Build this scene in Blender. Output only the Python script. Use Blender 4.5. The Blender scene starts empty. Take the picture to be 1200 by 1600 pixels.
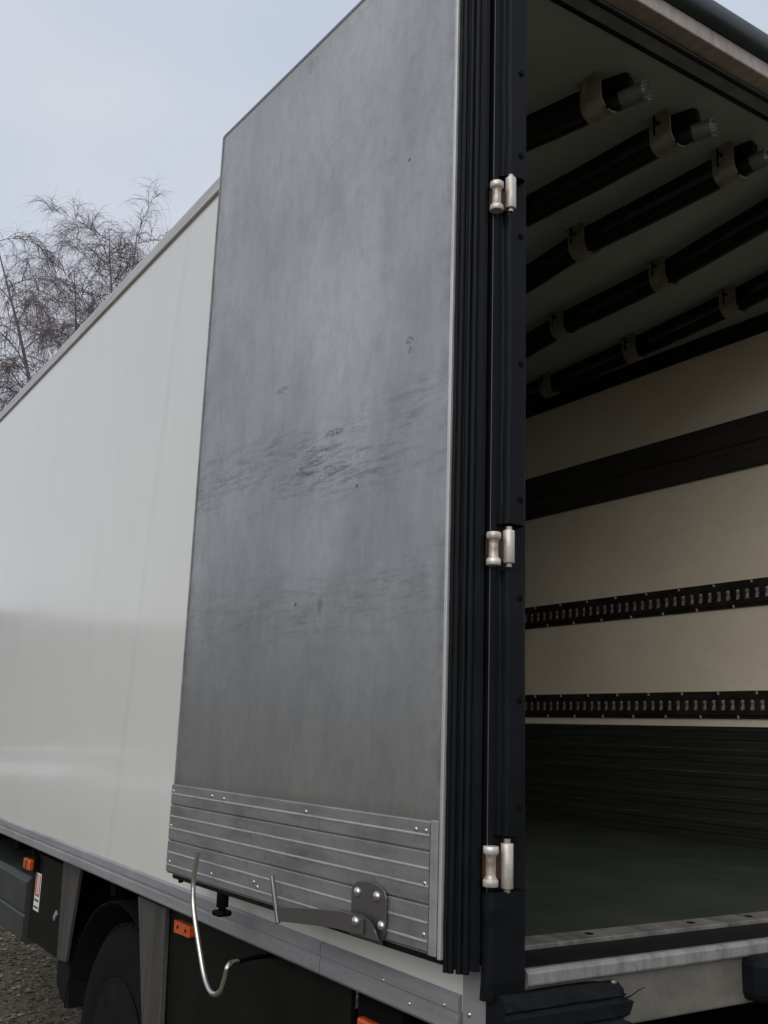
import bpy, math, random
from mathutils import Vector, Matrix
random.seed(7)
R = math.radians
scene = bpy.context.scene
COL = scene.collection

# ------------------------------------------------------------------ camera
cam_d = bpy.data.cameras.new("camera")
cam = bpy.data.objects.new("camera", cam_d)
COL.objects.link(cam)
cam_d.sensor_fit = 'VERTICAL'
cam_d.sensor_height = 36.0
cam_d.lens = 36.0 * 1549.65 / 1600.0
cam_d.clip_start = 0.05
cam_d.clip_end = 3000
rv = Vector((0.203, -0.095, -0.573))
rot = Matrix.Rotation(rv.length, 3, rv.normalized())
base = Matrix(((1, 0, 0), (0, 0, -1), (0, 1, 0)))          # looks along +Y, Z up
cam.matrix_world = Matrix.Translation((-1.2857, -1.5722, 1.7205)) @ (rot @ base).to_4x4()
scene.camera = cam

# ------------------------------------------------------------------ world (overcast), sun, exposure
SUN_EL, SUN_AZ = R(36), R(-130)          # azimuth measured from +Y towards +X
world = bpy.data.worlds.new("World")
scene.world = world
world.use_nodes = True
wn, wl = world.node_tree.nodes, world.node_tree.links
wn.clear()
w_out = wn.new('ShaderNodeOutputWorld')
sky = wn.new('ShaderNodeTexSky')
sky.sky_type = 'NISHITA'
sky.sun_disc = False
sky.sun_elevation = SUN_EL
sky.sun_rotation = SUN_AZ
sky.air_density = 1.2
sky.dust_density = 3.0
bg_sky = wn.new('ShaderNodeBackground')
bg_sky.inputs['Strength'].default_value = 0.06
wl.new(sky.outputs[0], bg_sky.inputs['Color'])
tc = wn.new('ShaderNodeTexCoord')
mp = wn.new('ShaderNodeMapping')
mp.inputs['Scale'].default_value = (1.6, 1.6, 3.2)
wl.new(tc.outputs['Generated'], mp.inputs['Vector'])
nz = wn.new('ShaderNodeTexNoise')
nz.inputs['Scale'].default_value = 1.5
nz.inputs['Detail'].default_value = 4
nz.inputs['Roughness'].default_value = 0.45
wl.new(mp.outputs[0], nz.inputs['Vector'])
cr = wn.new('ShaderNodeValToRGB')
cr.color_ramp.elements[0].position = 0.35
cr.color_ramp.elements[0].color = (0.60, 0.68, 0.80, 1)
cr.color_ramp.elements[1].position = 0.68
cr.color_ramp.elements[1].color = (0.74, 0.755, 0.83, 1)
wl.new(nz.outputs[0], cr.inputs[0])
bg_c = wn.new('ShaderNodeBackground')
bg_c.inputs['Strength'].default_value = 1.0
wl.new(cr.outputs[0], bg_c.inputs['Color'])
mixw = wn.new('ShaderNodeMixShader')
mixw.inputs[0].default_value = 0.88
wl.new(bg_sky.outputs[0], mixw.inputs[1])
wl.new(bg_c.outputs[0], mixw.inputs[2])
wl.new(mixw.outputs[0], w_out.inputs['Surface'])

sun_d = bpy.data.lights.new("sun", 'SUN')
sun_d.energy = 1.45
sun_d.angle = R(60)
sun_d.color = (1.0, 0.96, 0.9)
sun = bpy.data.objects.new("sun", sun_d)
COL.objects.link(sun)
sdir = Vector((math.sin(SUN_AZ) * math.cos(SUN_EL), math.cos(SUN_AZ) * math.cos(SUN_EL), math.sin(SUN_EL)))
sun.rotation_euler = sdir.to_track_quat('Z', 'Y').to_euler()
sun.location = sdir * 40

scene.view_settings.view_transform = 'Standard'
scene.view_settings.look = 'None'
scene.view_settings.exposure = 0.0
scene.view_settings.gamma = 1.0
scene.view_settings.use_curve_mapping = False
scene.render.engine = 'CYCLES'
scene.cycles.use_denoising = True
scene.cycles.max_bounces = 8
scene.cycles.diffuse_bounces = 5
scene.cycles.glossy_bounces = 4


# ------------------------------------------------------------------ materials
class N:
    """small wrapper for building node trees"""
    def __init__(self, name):
        self.m = bpy.data.materials.new(name)
        self.m.use_nodes = True
        self.t = self.m.node_tree
        self.b = self.t.nodes['Principled BSDF']
        self.co = self.t.nodes.new('ShaderNodeTexCoord').outputs['Object']

    def link(self, a, b):
        self.t.links.new(a, b)

    def noise(self, scale=(1, 1, 1), s=1.0, detail=4.0, rough=0.55, rot=(0, 0, 0), loc=(0, 0, 0), dist=0.0):
        mp = self.t.nodes.new('ShaderNodeMapping')
        mp.inputs['Scale'].default_value = scale
        mp.inputs['Rotation'].default_value = rot
        mp.inputs['Location'].default_value = loc
        self.link(self.co, mp.inputs['Vector'])
        n = self.t.nodes.new('ShaderNodeTexNoise')
        n.inputs['Scale'].default_value = s
        n.inputs['Detail'].default_value = detail
        n.inputs['Roughness'].default_value = rough
        n.inputs['Distortion'].default_value = dist
        self.link(mp.outputs[0], n.inputs['Vector'])
        return n.outputs[0]

    def ramp(self, fac, stops):
        r = self.t.nodes.new('ShaderNodeValToRGB')
        e = r.color_ramp.elements
        while len(e) < len(stops):
            e.new(0.5)
        for el, (p, c) in zip(e, stops):
            el.position = p
            el.color = (c, c, c, 1) if isinstance(c, (int, float)) else (*c, 1)
        self.link(fac, r.inputs[0])
        return r.outputs[0]

    def mix(self, fac, a, b, mode='MIX'):
        n = self.t.nodes.new('ShaderNodeMix')
        n.data_type = 'RGBA'
        n.blend_type = mode
        for sock, v in ((n.inputs[0], fac), (n.inputs[6], a), (n.inputs[7], b)):
            if isinstance(v, (int, float)):
                sock.default_value = v if sock is n.inputs[0] else (v, v, v, 1)
            elif isinstance(v, tuple):
                sock.default_value = (*v, 1)
            else:
                self.link(v, sock)
        return n.outputs[2]

    def math(self, op, a, b=0.0):
        n = self.t.nodes.new('ShaderNodeMath')
        n.operation = op
        for i, v in enumerate((a, b)):
            if isinstance(v, (int, float)):
                n.inputs[i].default_value = v
            else:
                self.link(v, n.inputs[i])
        return n.outputs[0]

    def axis(self, i):
        s = self.t.nodes.new('ShaderNodeSeparateXYZ')
        self.link(self.co, s.inputs[0])
        return s.outputs[i]

    def band(self, val, c, half, soft):
        """1 inside |val-c|<half, smooth edge"""
        d = self.math('ABSOLUTE', self.math('SUBTRACT', val, c))
        return self.math('SUBTRACT', 1.0, self.smooth(d, half, half + soft))

    def smooth(self, v, a, b):
        n = self.t.nodes.new('ShaderNodeMapRange')
        n.interpolation_type = 'SMOOTHSTEP'
        n.inputs['From Min'].default_value = a
        n.inputs['From Max'].default_value = b
        self.link(v, n.inputs['Value'])
        return n.outputs[0]

    def bump(self, h, strength=0.2, dist=0.002):
        n = self.t.nodes.new('ShaderNodeBump')
        n.inputs['Strength'].default_value = strength
        n.inputs['Distance'].default_value = dist
        self.link(h, n.inputs['Height'])
        self.link(n.outputs[0], self.b.inputs['Normal'])

    def set(self, col=None, rough=None, metal=None, spec=None, coat=None):
        for key, v in (('Base Color', col), ('Roughness', rough), ('Metallic', metal),
                       ('Specular IOR Level', spec), ('Coat Weight', coat)):
            if v is None:
                continue
            s = self.b.inputs[key]
            if isinstance(v, tuple):
                s.default_value = (*v, 1)
            elif isinstance(v, (int, float)):
                s.default_value = v
            else:
                self.link(v, s)
        return self.m


def simple(name, col, rough=0.5, metal=0.0, var=0.18, s=14.0, spec=None, bump=0.0):
    n = N(name)
    f = n.noise(s=s, detail=6)
    lo = tuple(c * (1 - var) for c in col)
    hi = tuple(c * (1 + var) for c in col)
    c = n.mix(n.ramp(f, [(0.3, 0.0), (0.7, 1.0)]), lo, hi)
    n.set(c, n.ramp(f, [(0.3, max(0.03, rough - 0.07)), (0.7, min(1, rough + 0.07))]), metal, spec)
    if bump:
        n.bump(n.noise(s=s * 12, detail=3), bump, 0.001)
    return n.m


M = {}
# white GRP side panel: gloss, thin vertical dirt runs
n = N('white_side_panel')
runs = n.noise(scale=(1, 5.0, 0.22), s=1.7, detail=6, rough=0.6)
fine = n.noise(scale=(1, 26, 0.6), s=2.0, detail=4)
cloud = n.noise(s=1.2, detail=5)
c = n.mix(n.ramp(runs, [(0.35, 0.0), (0.75, 1.0)]), (0.665, 0.67, 0.63), (0.64, 0.642, 0.60))
c = n.mix(n.math('MULTIPLY', n.ramp(fine, [(0.55, 0.0), (0.8, 1.0)]), 0.12), c, (0.6, 0.59, 0.54))
yy, zz = n.axis(1), n.axis(2)
slope = n.math('ADD', yy, n.math('MULTIPLY', zz, 0.125))
reflection_line = n.band(slope, 2.405, 0.012, 0.035)  # slanting reflection line of a shallow bulge, painted into the panel colour
reflection_line = n.math('MULTIPLY', reflection_line, n.ramp(n.noise(scale=(1, 4, 1.3), s=2.0), [(0.3, 0.1), (0.65, 1.0)]))
c = n.mix(n.math('MULTIPLY', reflection_line, 0.30), c, (0.5, 0.5, 0.48))
splash = n.math('MULTIPLY', n.math('SUBTRACT', 1.0, n.smooth(zz, 1.22, 1.6)), n.ramp(cloud, [(0.35, 0.0), (0.7, 0.35)]))
c = n.mix(splash, c, (0.5, 0.48, 0.43))
n.set(c, n.ramp(cloud, [(0.3, 0.10), (0.7, 0.2)]), 0.0, 0.42, 0.15)
n.b.inputs['Coat Roughness'].default_value = 0.04
n.bump(n.noise(scale=(1, 0.7, 0.7), s=1.6, detail=2), 0.25, 0.006)
M['white_panel'] = n.m

# weathered grey metal skin of the open door (local x along the door, z up)
n = N('door_skin')
ver = n.noise(scale=(3.2, 1, 0.6), s=1.6, detail=7, rough=0.65, dist=0.5)
big = n.noise(scale=(1.3, 1, 0.55), s=1.5, detail=5, rough=0.55, loc=(3.1, 0, 1.7), dist=0.4)
fin = n.noise(scale=(22, 1, 1.4), s=3.0, detail=5, rough=0.65)
grain = n.noise(s=260, detail=2)
mott = n.noise(scale=(1.3, 1, 0.8), s=24, detail=7, rough=0.72)
c = n.mix(n.ramp(big, [(0.33, 0.0), (0.68, 1.0)]), (0.375, 0.367, 0.352), (0.515, 0.50, 0.478))
c = n.mix(n.math('MULTIPLY', n.ramp(ver, [(0.42, 0.0), (0.72, 1.0)]), 0.16), c, (0.20, 0.208, 0.21))
sm_ = n.noise(scale=(3.0, 1, 1.5), s=1.4, detail=8, rough=0.68, loc=(7, 0, 2), dist=0.25)
c = n.mix(n.math('MULTIPLY', n.ramp(sm_, [(0.42, 0.0), (0.74, 1.0)]), 0.5), c, (0.215, 0.222, 0.228))
sm2 = n.noise(scale=(2.2, 1, 3.2), s=2.0, detail=8, rough=0.7, rot=(0, R(35), 0), loc=(1, 0, 9), dist=0.2)
c = n.mix(n.math('MULTIPLY', n.ramp(sm2, [(0.54, 0.0), (0.72, 1.0)]), 0.22), c, (0.52, 0.51, 0.49))
c = n.mix(n.math('MULTIPLY', n.ramp(fin, [(0.45, 0.0), (0.75, 1.0)]), 0.10), c, (0.15, 0.155, 0.16))
c = n.mix(n.math('MULTIPLY', n.ramp(grain, [(0.4, 0.0), (0.7, 1.0)]), 0.12), c, (0.12, 0.12, 0.13))
c = n.mix(n.math('MULTIPLY', n.ramp(mott, [(0.45, 0.0), (0.7, 1.0)]), 0.28), c, (0.19, 0.19, 0.19))
x_, z_ = n.axis(0), n.axis(2)
# long scuffs rubbed on at about half height, faint ones lower and in the upper part
sc1 = n.noise(scale=(7, 1, 50), s=1.0, detail=10, rough=0.82, rot=(0, R(-6), 0), dist=0.35)
sc2 = n.noise(scale=(22, 1, 120), s=1.0, detail=8, rough=0.8, rot=(0, R(-11), 0), dist=0.6)
patch = n.noise(scale=(2.4, 1, 5), s=1.2, detail=3, loc=(0.4, 0, 0.3))
zs_ = n.math('SUBTRACT', z_, n.math('MULTIPLY', x_, 0.05))
b1 = n.band(zs_, 2.365, 0.01, 0.17)
m1 = n.math('MULTIPLY', b1, n.ramp(sc1, [(0.47, 0.0), (0.63, 0.9)]))
m1 = n.math('MULTIPLY', m1, n.ramp(patch, [(0.38, 0.15), (0.62, 1.0)]))
c = n.mix(m1, c, (0.055, 0.057, 0.062))
m2 = n.math('MULTIPLY', n.band(zs_, 2.375, 0.01, 0.09), n.ramp(sc2, [(0.55, 0.0), (0.63, 0.9)]))
m2 = n.math('MULTIPLY', m2, n.ramp(patch, [(0.42, 0.0), (0.6, 1.0)]))
c = n.mix(m2, c, (0.025, 0.025, 0.03))
b3 = n.band(z_, 2.02, 0.02, 0.13)
m3 = n.math('MULTIPLY', b3, n.ramp(sc1, [(0.48, 0.0), (0.7, 0.5)]))
c = n.mix(m3, c, (0.09, 0.09, 0.10))
dg = n.noise(scale=(7, 1, 46), s=1.0, detail=6, rough=0.7, rot=(0, R(-38), 0), loc=(2, 0, 5))
m4 = n.math('MULTIPLY', n.smooth(z_, 2.6, 3.2), n.ramp(dg, [(0.58, 0.0), (0.78, 0.28)]))
c = n.mix(m4, c, (0.10, 0.10, 0.11))
speck = n.noise(s=38, detail=3, rough=0.7)
c = n.mix(n.ramp(speck, [(0.70, 0.0), (0.76, 0.5)]), c, (0.06, 0.06, 0.065))
edge = n.math('MAXIMUM', n.smooth(x_, 1.16, 1.23), n.math('SUBTRACT', 1.0, n.smooth(x_, 0.01, 0.05)))
edge = n.math('MULTIPLY', edge, n.ramp(n.noise(scale=(3, 1, 2), s=5, detail=8, rough=0.75), [(0.42, 0.0), (0.68, 0.55)]))
c = n.mix(edge, c, (0.10, 0.098, 0.093))
scr = n.noise(scale=(60, 1, 1.6), s=1.0, detail=4, rough=0.6, rot=(0, R(14), 0), loc=(0, 0, 3))
c = n.mix(n.ramp(scr, [(0.735, 0.0), (0.76, 0.45)]), c, (0.75, 0.75, 0.75))
# rust-brown spot
def spot(px, pz, r, soft, sx=1.0):
    dx = n.math('MULTIPLY', n.math('SUBTRACT', x_, px), sx)
    dz = n.math('SUBTRACT', z_, pz)
    d = n.math('SQRT', n.math('ADD', n.math('MULTIPLY', dx, dx), n.math('MULTIPLY', dz, dz)))
    d = n.math('ADD', d, n.math('MULTIPLY', n.math('SUBTRACT', n.noise(s=60, detail=3), 0.5), r))
    return n.math('SUBTRACT', 1.0, n.smooth(d, r, r + soft))
c = n.mix(n.math('MULTIPLY', spot(0.485, 2.017, 0.004, 0.025, 1.5), 0.6), c, (0.20, 0.14, 0.07))
tiny = n.noise(scale=(1, 1, 1.6), s=95, detail=5, rough=0.8)
tinym = n.ramp(tiny, [(0.47, 0.0), (0.60, 1.0)])
for px, pz, r, w, sx in ((0.462, 2.447, 0.008, 0.9, 0.28), (0.43, 2.443, 0.004, 0.9, 0.4), (0.60, 2.028, 0.001, 0.8, 0.8), (0.154, 2.598, 0.007, 0.8, 0.7), (0.15, 2.575, 0.006, 0.7, 0.7),
                         (0.346, 2.29, 0.001, 0.8, 0.8), (0.175, 3.069, 0.001, 0.8, 0.8), (0.452, 2.345, 0.006, 0.7, 0.3), (0.73, 2.633, 0.005, 0.8, 0.22), (0.655, 3.612, 0.018, 0.45, 0.6)):
    mk = n.math('MULTIPLY', spot(px, pz, r, 0.006, sx), w)
    if r > .002:
        mk = n.math('MULTIPLY', mk, tinym)
    c = n.mix(mk, c, (0.03, 0.03, 0.034))
dust = n.math('MULTIPLY', n.math('SUBTRACT', 1.0, n.smooth(n.math('ADD', z_, n.math('MULTIPLY', n.noise(scale=(6, 1, 3), s=2.0, detail=6, rough=0.7), 0.05)), 1.575, 1.61)), n.ramp(fin, [(0.25, 0.25), (0.7, 0.8)]))
c = n.mix(dust, c, (0.30, 0.285, 0.26))
rg = n.ramp(sm_, [(0.3, 0.30), (0.7, 0.42)])
n.set(c, rg, 0.85, 0.5)
n.bump(n.noise(scale=(1, 1, 0.5), s=2.5, detail=3), 0.2, 0.006)
M['door_skin'] = n.m


def alu(name, col, rough, metal, dirt=(0.10, 0.095, 0.085), amt=0.5, stretch=(4, 4, 1)):
    n = N(name)
    a = n.noise(scale=stretch, s=3.0, detail=7, rough=0.65)
    b = n.noise(s=45, detail=4, rough=0.7)
    g = n.noise(s=7.0, detail=6, rough=0.6, loc=(5, 2, 1))
    c = n.mix(n.math('MULTIPLY', n.ramp(a, [(0.4, 0.0), (0.72, 1.0)]), amt), col, dirt)
    c = n.mix(n.math('MULTIPLY', n.ramp(b, [(0.58, 0.0), (0.72, 1.0)]), amt * 0.6), c, dirt)
    c = n.mix(n.math('MULTIPLY', n.ramp(g, [(0.5, 0.0), (0.75, 1.0)]), amt * 0.5), c, tuple(v * 1.25 for v in col))
    n.set(c, n.ramp(a, [(0.3, rough - 0.08), (0.7, rough + 0.12)]), metal)
    n.bump(b, 0.12, 0.0008)
    return n.m


M['alu'] = alu('aluminium_rail', (0.31, 0.312, 0.325), 0.5, 0.25, amt=0.5, stretch=(2, 0.6, 6))
M['alu_top'] = alu('aluminium_roof_rail', (0.50, 0.495, 0.485), 0.5, 0.3, amt=0.25, stretch=(2, 0.5, 6))
M['alu_plank'] = alu('aluminium_plank', (0.31, 0.305, 0.31), 0.42, 0.55, dirt=(0.07, 0.067, 0.065), amt=0.65, stretch=(1.5, 3, 5))
M['ridge'] = alu('polished_ridge', (0.50, 0.495, 0.49), 0.4, 0.55, amt=0.5, stretch=(3, 3, 3))
M['alu_trim'] = alu('aluminium_trim', (0.6, 0.59, 0.57), 0.42, 0.6, amt=0.3, stretch=(4, 4, 1))
M['alu_sill'] = alu('aluminium_sill', (0.30, 0.295, 0.285), 0.45, 0.4, dirt=(0.075, 0.066, 0.057), amt=0.8, stretch=(9, 3, 3))
M['floor_strip'] = alu('floor_strip', (0.22, 0.205, 0.18), 0.6, 0.3, dirt=(0.04, 0.032, 0.026), amt=0.85, stretch=(6, 2, 2))
M['steel'] = alu('bracket_steel', (0.19, 0.18, 0.18), 0.36, 0.8, amt=0.35)
M['chrome'] = alu('rod_steel', (0.62, 0.60, 0.57), 0.25, 0.95, amt=0.3)
M['hinge'] = alu('hinge_steel', (0.52, 0.45, 0.38), 0.4, 0.5, dirt=(0.08, 0.032, 0.015), amt=1.0, stretch=(10, 10, 14))
M['hinge_light'] = alu('hinge_barrel_steel', (0.70, 0.67, 0.63), 0.42, 0.45, dirt=(0.20, 0.115, 0.065), amt=0.6, stretch=(11, 11, 5))
M['rust'] = simple('rusty_steel', (0.045, 0.019, 0.010), 0.7, 0, 0.4, 30)
M['bolt'] = alu('bolt_steel', (0.6, 0.59, 0.57), 0.25, 0.95, amt=0.2)
M['rubber'] = simple('black_rubber', (0.0055, 0.0068, 0.0085), 0.45, 0, 0.25, 9, spec=0.11, bump=0.1)
M['rubber_dull'] = simple('dull_black_rubber', (0.007, 0.008, 0.009), 0.55, 0, 0.3, 12, spec=0.11, bump=0.15)
M['black'] = simple('black_paint', (0.004, 0.004, 0.004), 0.85, 0, 0.3, 8, spec=0.08)
M['tyre'] = simple('tyre_rubber', (0.005, 0.005, 0.0048), 0.9, 0, 0.4, 20, spec=0.15, bump=0.2)
M['rim'] = simple('wheel_rim_paint', (0.009, 0.0085, 0.008), 0.6, 0.1, 0.4, 10, spec=0.12)
M['green'] = simple('dark_green_panel', (0.006, 0.0072, 0.005), 0.6, 0, 0.35, 6, spec=0.12)
M['tank'] = simple('grey_green_panel', (0.045, 0.050, 0.046), 0.5, 0.1, 0.25, 5, spec=0.2)
n = N('grey_mudguard_plate')
a = n.noise(scale=(5, 9, 0.6), s=2.5, detail=6, rough=0.6)
c = n.mix(n.ramp(a, [(0.35, 0.0), (0.7, 1.0)]), (0.075, 0.073, 0.067), (0.034, 0.030, 0.027))
n.set(c, 0.6, 0.1, 0.3)
M['flange'] = n.m
n = N('orange_lens')
wv = n.math('SINE', n.math('MULTIPLY', n.math('ADD', n.axis(1), n.axis(2)), 900.0))
n.set(n.mix(n.ramp(n.noise(s=60, detail=5), [(0.4, 0.0), (0.7, 0.6)]), (0.62, 0.085, 0.008), (0.30, 0.05, 0.012)), 0.28)
n.bump(wv, 0.25, 0.0015)
n.b.inputs['Subsurface Weight'].default_value = 0.0
n.b.inputs['Coat Weight'].default_value = 0.5
M['orange'] = n.m
M['white_ink'] = simple('sticker_white', (0.7, 0.69, 0.66), 0.5, 0, 0.06)
M['red_ink'] = simple('sticker_red', (0.45, 0.05, 0.05), 0.5, 0, 0.06)
M['black_ink'] = simple('sticker_black', (0.04, 0.04, 0.04), 0.5, 0, 0.06)

# cargo box lining
n = N('lining')
a = n.noise(s=2.2, detail=6)
f = n.noise(scale=(1, 1.5, 2.5), s=7, detail=8, rough=0.75)
sp = n.noise(scale=(1, 30, 50), s=1.5, detail=4, rough=0.7)
c = n.mix(n.ramp(a, [(0.3, 0.0), (0.7, 1.0)]), (0.78, 0.69, 0.53), (0.86, 0.775, 0.615))
c = n.mix(n.math('MULTIPLY', n.ramp(f, [(0.5, 0.0), (0.8, 1.0)]), 0.25), c, (0.38, 0.34, 0.28))
c = n.mix(n.ramp(sp, [(0.70, 0.0), (0.78, 0.5)]), c, (0.16, 0.13, 0.10))
n.set(c, 0.5, 0, 0.4)
M['lining'] = n.m
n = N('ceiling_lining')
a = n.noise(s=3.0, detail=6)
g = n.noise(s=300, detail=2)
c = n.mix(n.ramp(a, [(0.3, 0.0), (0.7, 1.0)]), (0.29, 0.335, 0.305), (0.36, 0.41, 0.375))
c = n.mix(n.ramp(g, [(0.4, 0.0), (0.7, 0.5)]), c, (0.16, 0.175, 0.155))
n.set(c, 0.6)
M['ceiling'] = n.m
n = N('floor_lining')
a = n.noise(s=3.0, detail=7, rough=0.65)
g = n.noise(s=220, detail=2)
c = n.mix(n.ramp(a, [(0.3, 0.0), (0.7, 1.0)]), (0.021, 0.027, 0.021), (0.042, 0.050, 0.039))
c = n.mix(n.ramp(g, [(0.45, 0.0), (0.7, 0.6)]), c, (0.012, 0.0145, 0.0115))
c = n.mix(n.ramp(n.noise(scale=(1, 0.25, 1), s=9, detail=7, rough=0.7), [(0.52, 0.0), (0.75, 0.5)]), c, (0.065, 0.068, 0.056))
n.set(c, 0.65, 0, 0.25)
n.bump(g, 0.4, 0.001)
M['floor'] = n.m
n = N('kick_board')
a = n.noise(scale=(1, 0.7, 16), s=4.0, detail=7, rough=0.65)
c = n.mix(n.ramp(a, [(0.35, 0.0), (0.7, 1.0)]), (0.018, 0.020, 0.0165), (0.029, 0.0305, 0.025))
n.set(c, n.ramp(a, [(0.3, 0.45), (0.7, 0.7)]), 0.1)
M['kick'] = n.m
n = N('dark_wood_band')
a = n.noise(scale=(1, 0.8, 22), s=3.0, detail=7, rough=0.65)
c = n.mix(n.ramp(a, [(0.35, 0.0), (0.7, 1.0)]), (0.024, 0.022, 0.0185), (0.050, 0.044, 0.037))
n.set(c, 0.6)
M['band'] = n.m
M['track'] = simple('track_metal', (0.030, 0.024, 0.020), 0.45, 0.3, 0.4, 12)
M['slot'] = simple('track_slot_plate', (0.36, 0.35, 0.32), 0.4, 0.2, 0.35, 60)
M['tick'] = simple('track_screw_and_glint', (0.7, 0.69, 0.65), 0.35, 0.5, 0.1)
M['cove'] = simple('cove_dark', (0.008, 0.008, 0.007), 0.6, 0, 0.3, spec=0.2)
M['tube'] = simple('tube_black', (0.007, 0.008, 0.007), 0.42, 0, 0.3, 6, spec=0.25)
M['tube_grey'] = simple('tube_sleeve', (0.075, 0.08, 0.075), 0.5, 0, 0.3, 12)
M['tatter'] = simple('torn_wrap', (0.26, 0.27, 0.26), 0.4, 0, 0.2)
n = N('clamp_strap')
a = n.noise(s=16, detail=6, rough=0.7)
c = n.mix(n.ramp(a, [(0.35, 0.0), (0.72, 1.0)]), (0.31, 0.28, 0.23), (0.16, 0.135, 0.105))
n.set(c, 0.5, 0.3)
M['strap'] = n.m
n = N('header_band')
a = n.noise(scale=(10, 3, 3), s=2.5, detail=7, rough=0.7)
c = n.mix(n.ramp(a, [(0.35, 0.0), (0.7, 1.0)]), (0.44, 0.39, 0.345), (0.27, 0.225, 0.19))
n.set(c, 0.5, 0.35)
M['header'] = n.m
M['header_under'] = simple('header_underside', (0.17, 0.18, 0.165), 0.6, 0.1, 0.3, 12)
M['roof_rubber'] = simple('roof_edge_rubber', (0.016, 0.023, 0.027), 0.4, 0, 0.25, 9)
n = N('white_crossmember')
a = n.noise(scale=(5, 3, 6), s=2.5, detail=7, rough=0.7)
c = n.mix(n.ramp(a, [(0.35, 0.0), (0.7, 1.0)]), (0.16, 0.153, 0.13), (0.10, 0.094, 0.078))
n.set(c, 0.45)
M['cross'] = n.m
n = N('gravel_ground')
a = n.noise(s=0.5, detail=6)
g = n.noise(s=38, detail=6, rough=0.75)
v = n.t.nodes.new('ShaderNodeTexVoronoi')
v.inputs['Scale'].default_value = 42
n.link(n.co, v.inputs['Vector'])
c = n.mix(n.ramp(a, [(0.35, 0.0), (0.7, 1.0)]), (0.105, 0.085, 0.052), (0.15, 0.125, 0.082))
c = n.mix(n.ramp(g, [(0.35, 0.0), (0.7, 1.0)]), c, (0.04, 0.033, 0.022))
c = n.mix(n.math('MULTIPLY', n.ramp(v.outputs['Color'], [(0.5, 0.0), (0.9, 1.0)]), 0.5), c, (0.24, 0.21, 0.155))
n.set(c, 0.9)
n.bump(v.outputs['Distance'], 0.8, 0.012)
M['gravel'] = n.m
n = N('pebble')
oi = n.t.nodes.new('ShaderNodeNewGeometry')
c = n.ramp(oi.outputs['Random Per Island'], [(0.0, (0.04, 0.033, 0.022)), (0.45, (0.10, 0.083, 0.053)), (0.8, (0.18, 0.15, 0.10)), (1.0, (0.36, 0.33, 0.27))])
n.set(c, 0.85)
M['pebble'] = n.m
M['hill'] = simple('winter_hill', (0.15, 0.155, 0.155), 0.95, 0, 0.3, 0.05)
M['snow'] = simple('old_snow', (0.7, 0.71, 0.73), 0.7, 0, 0.08, 1.5)
M['bark'] = simple('birch_bark', (0.16, 0.14, 0.13), 0.8, 0, 0.4, 2.5)
M['twig'] = simple('birch_twig', (0.16, 0.125, 0.13), 0.8, 0, 0.3, 2)


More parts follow.
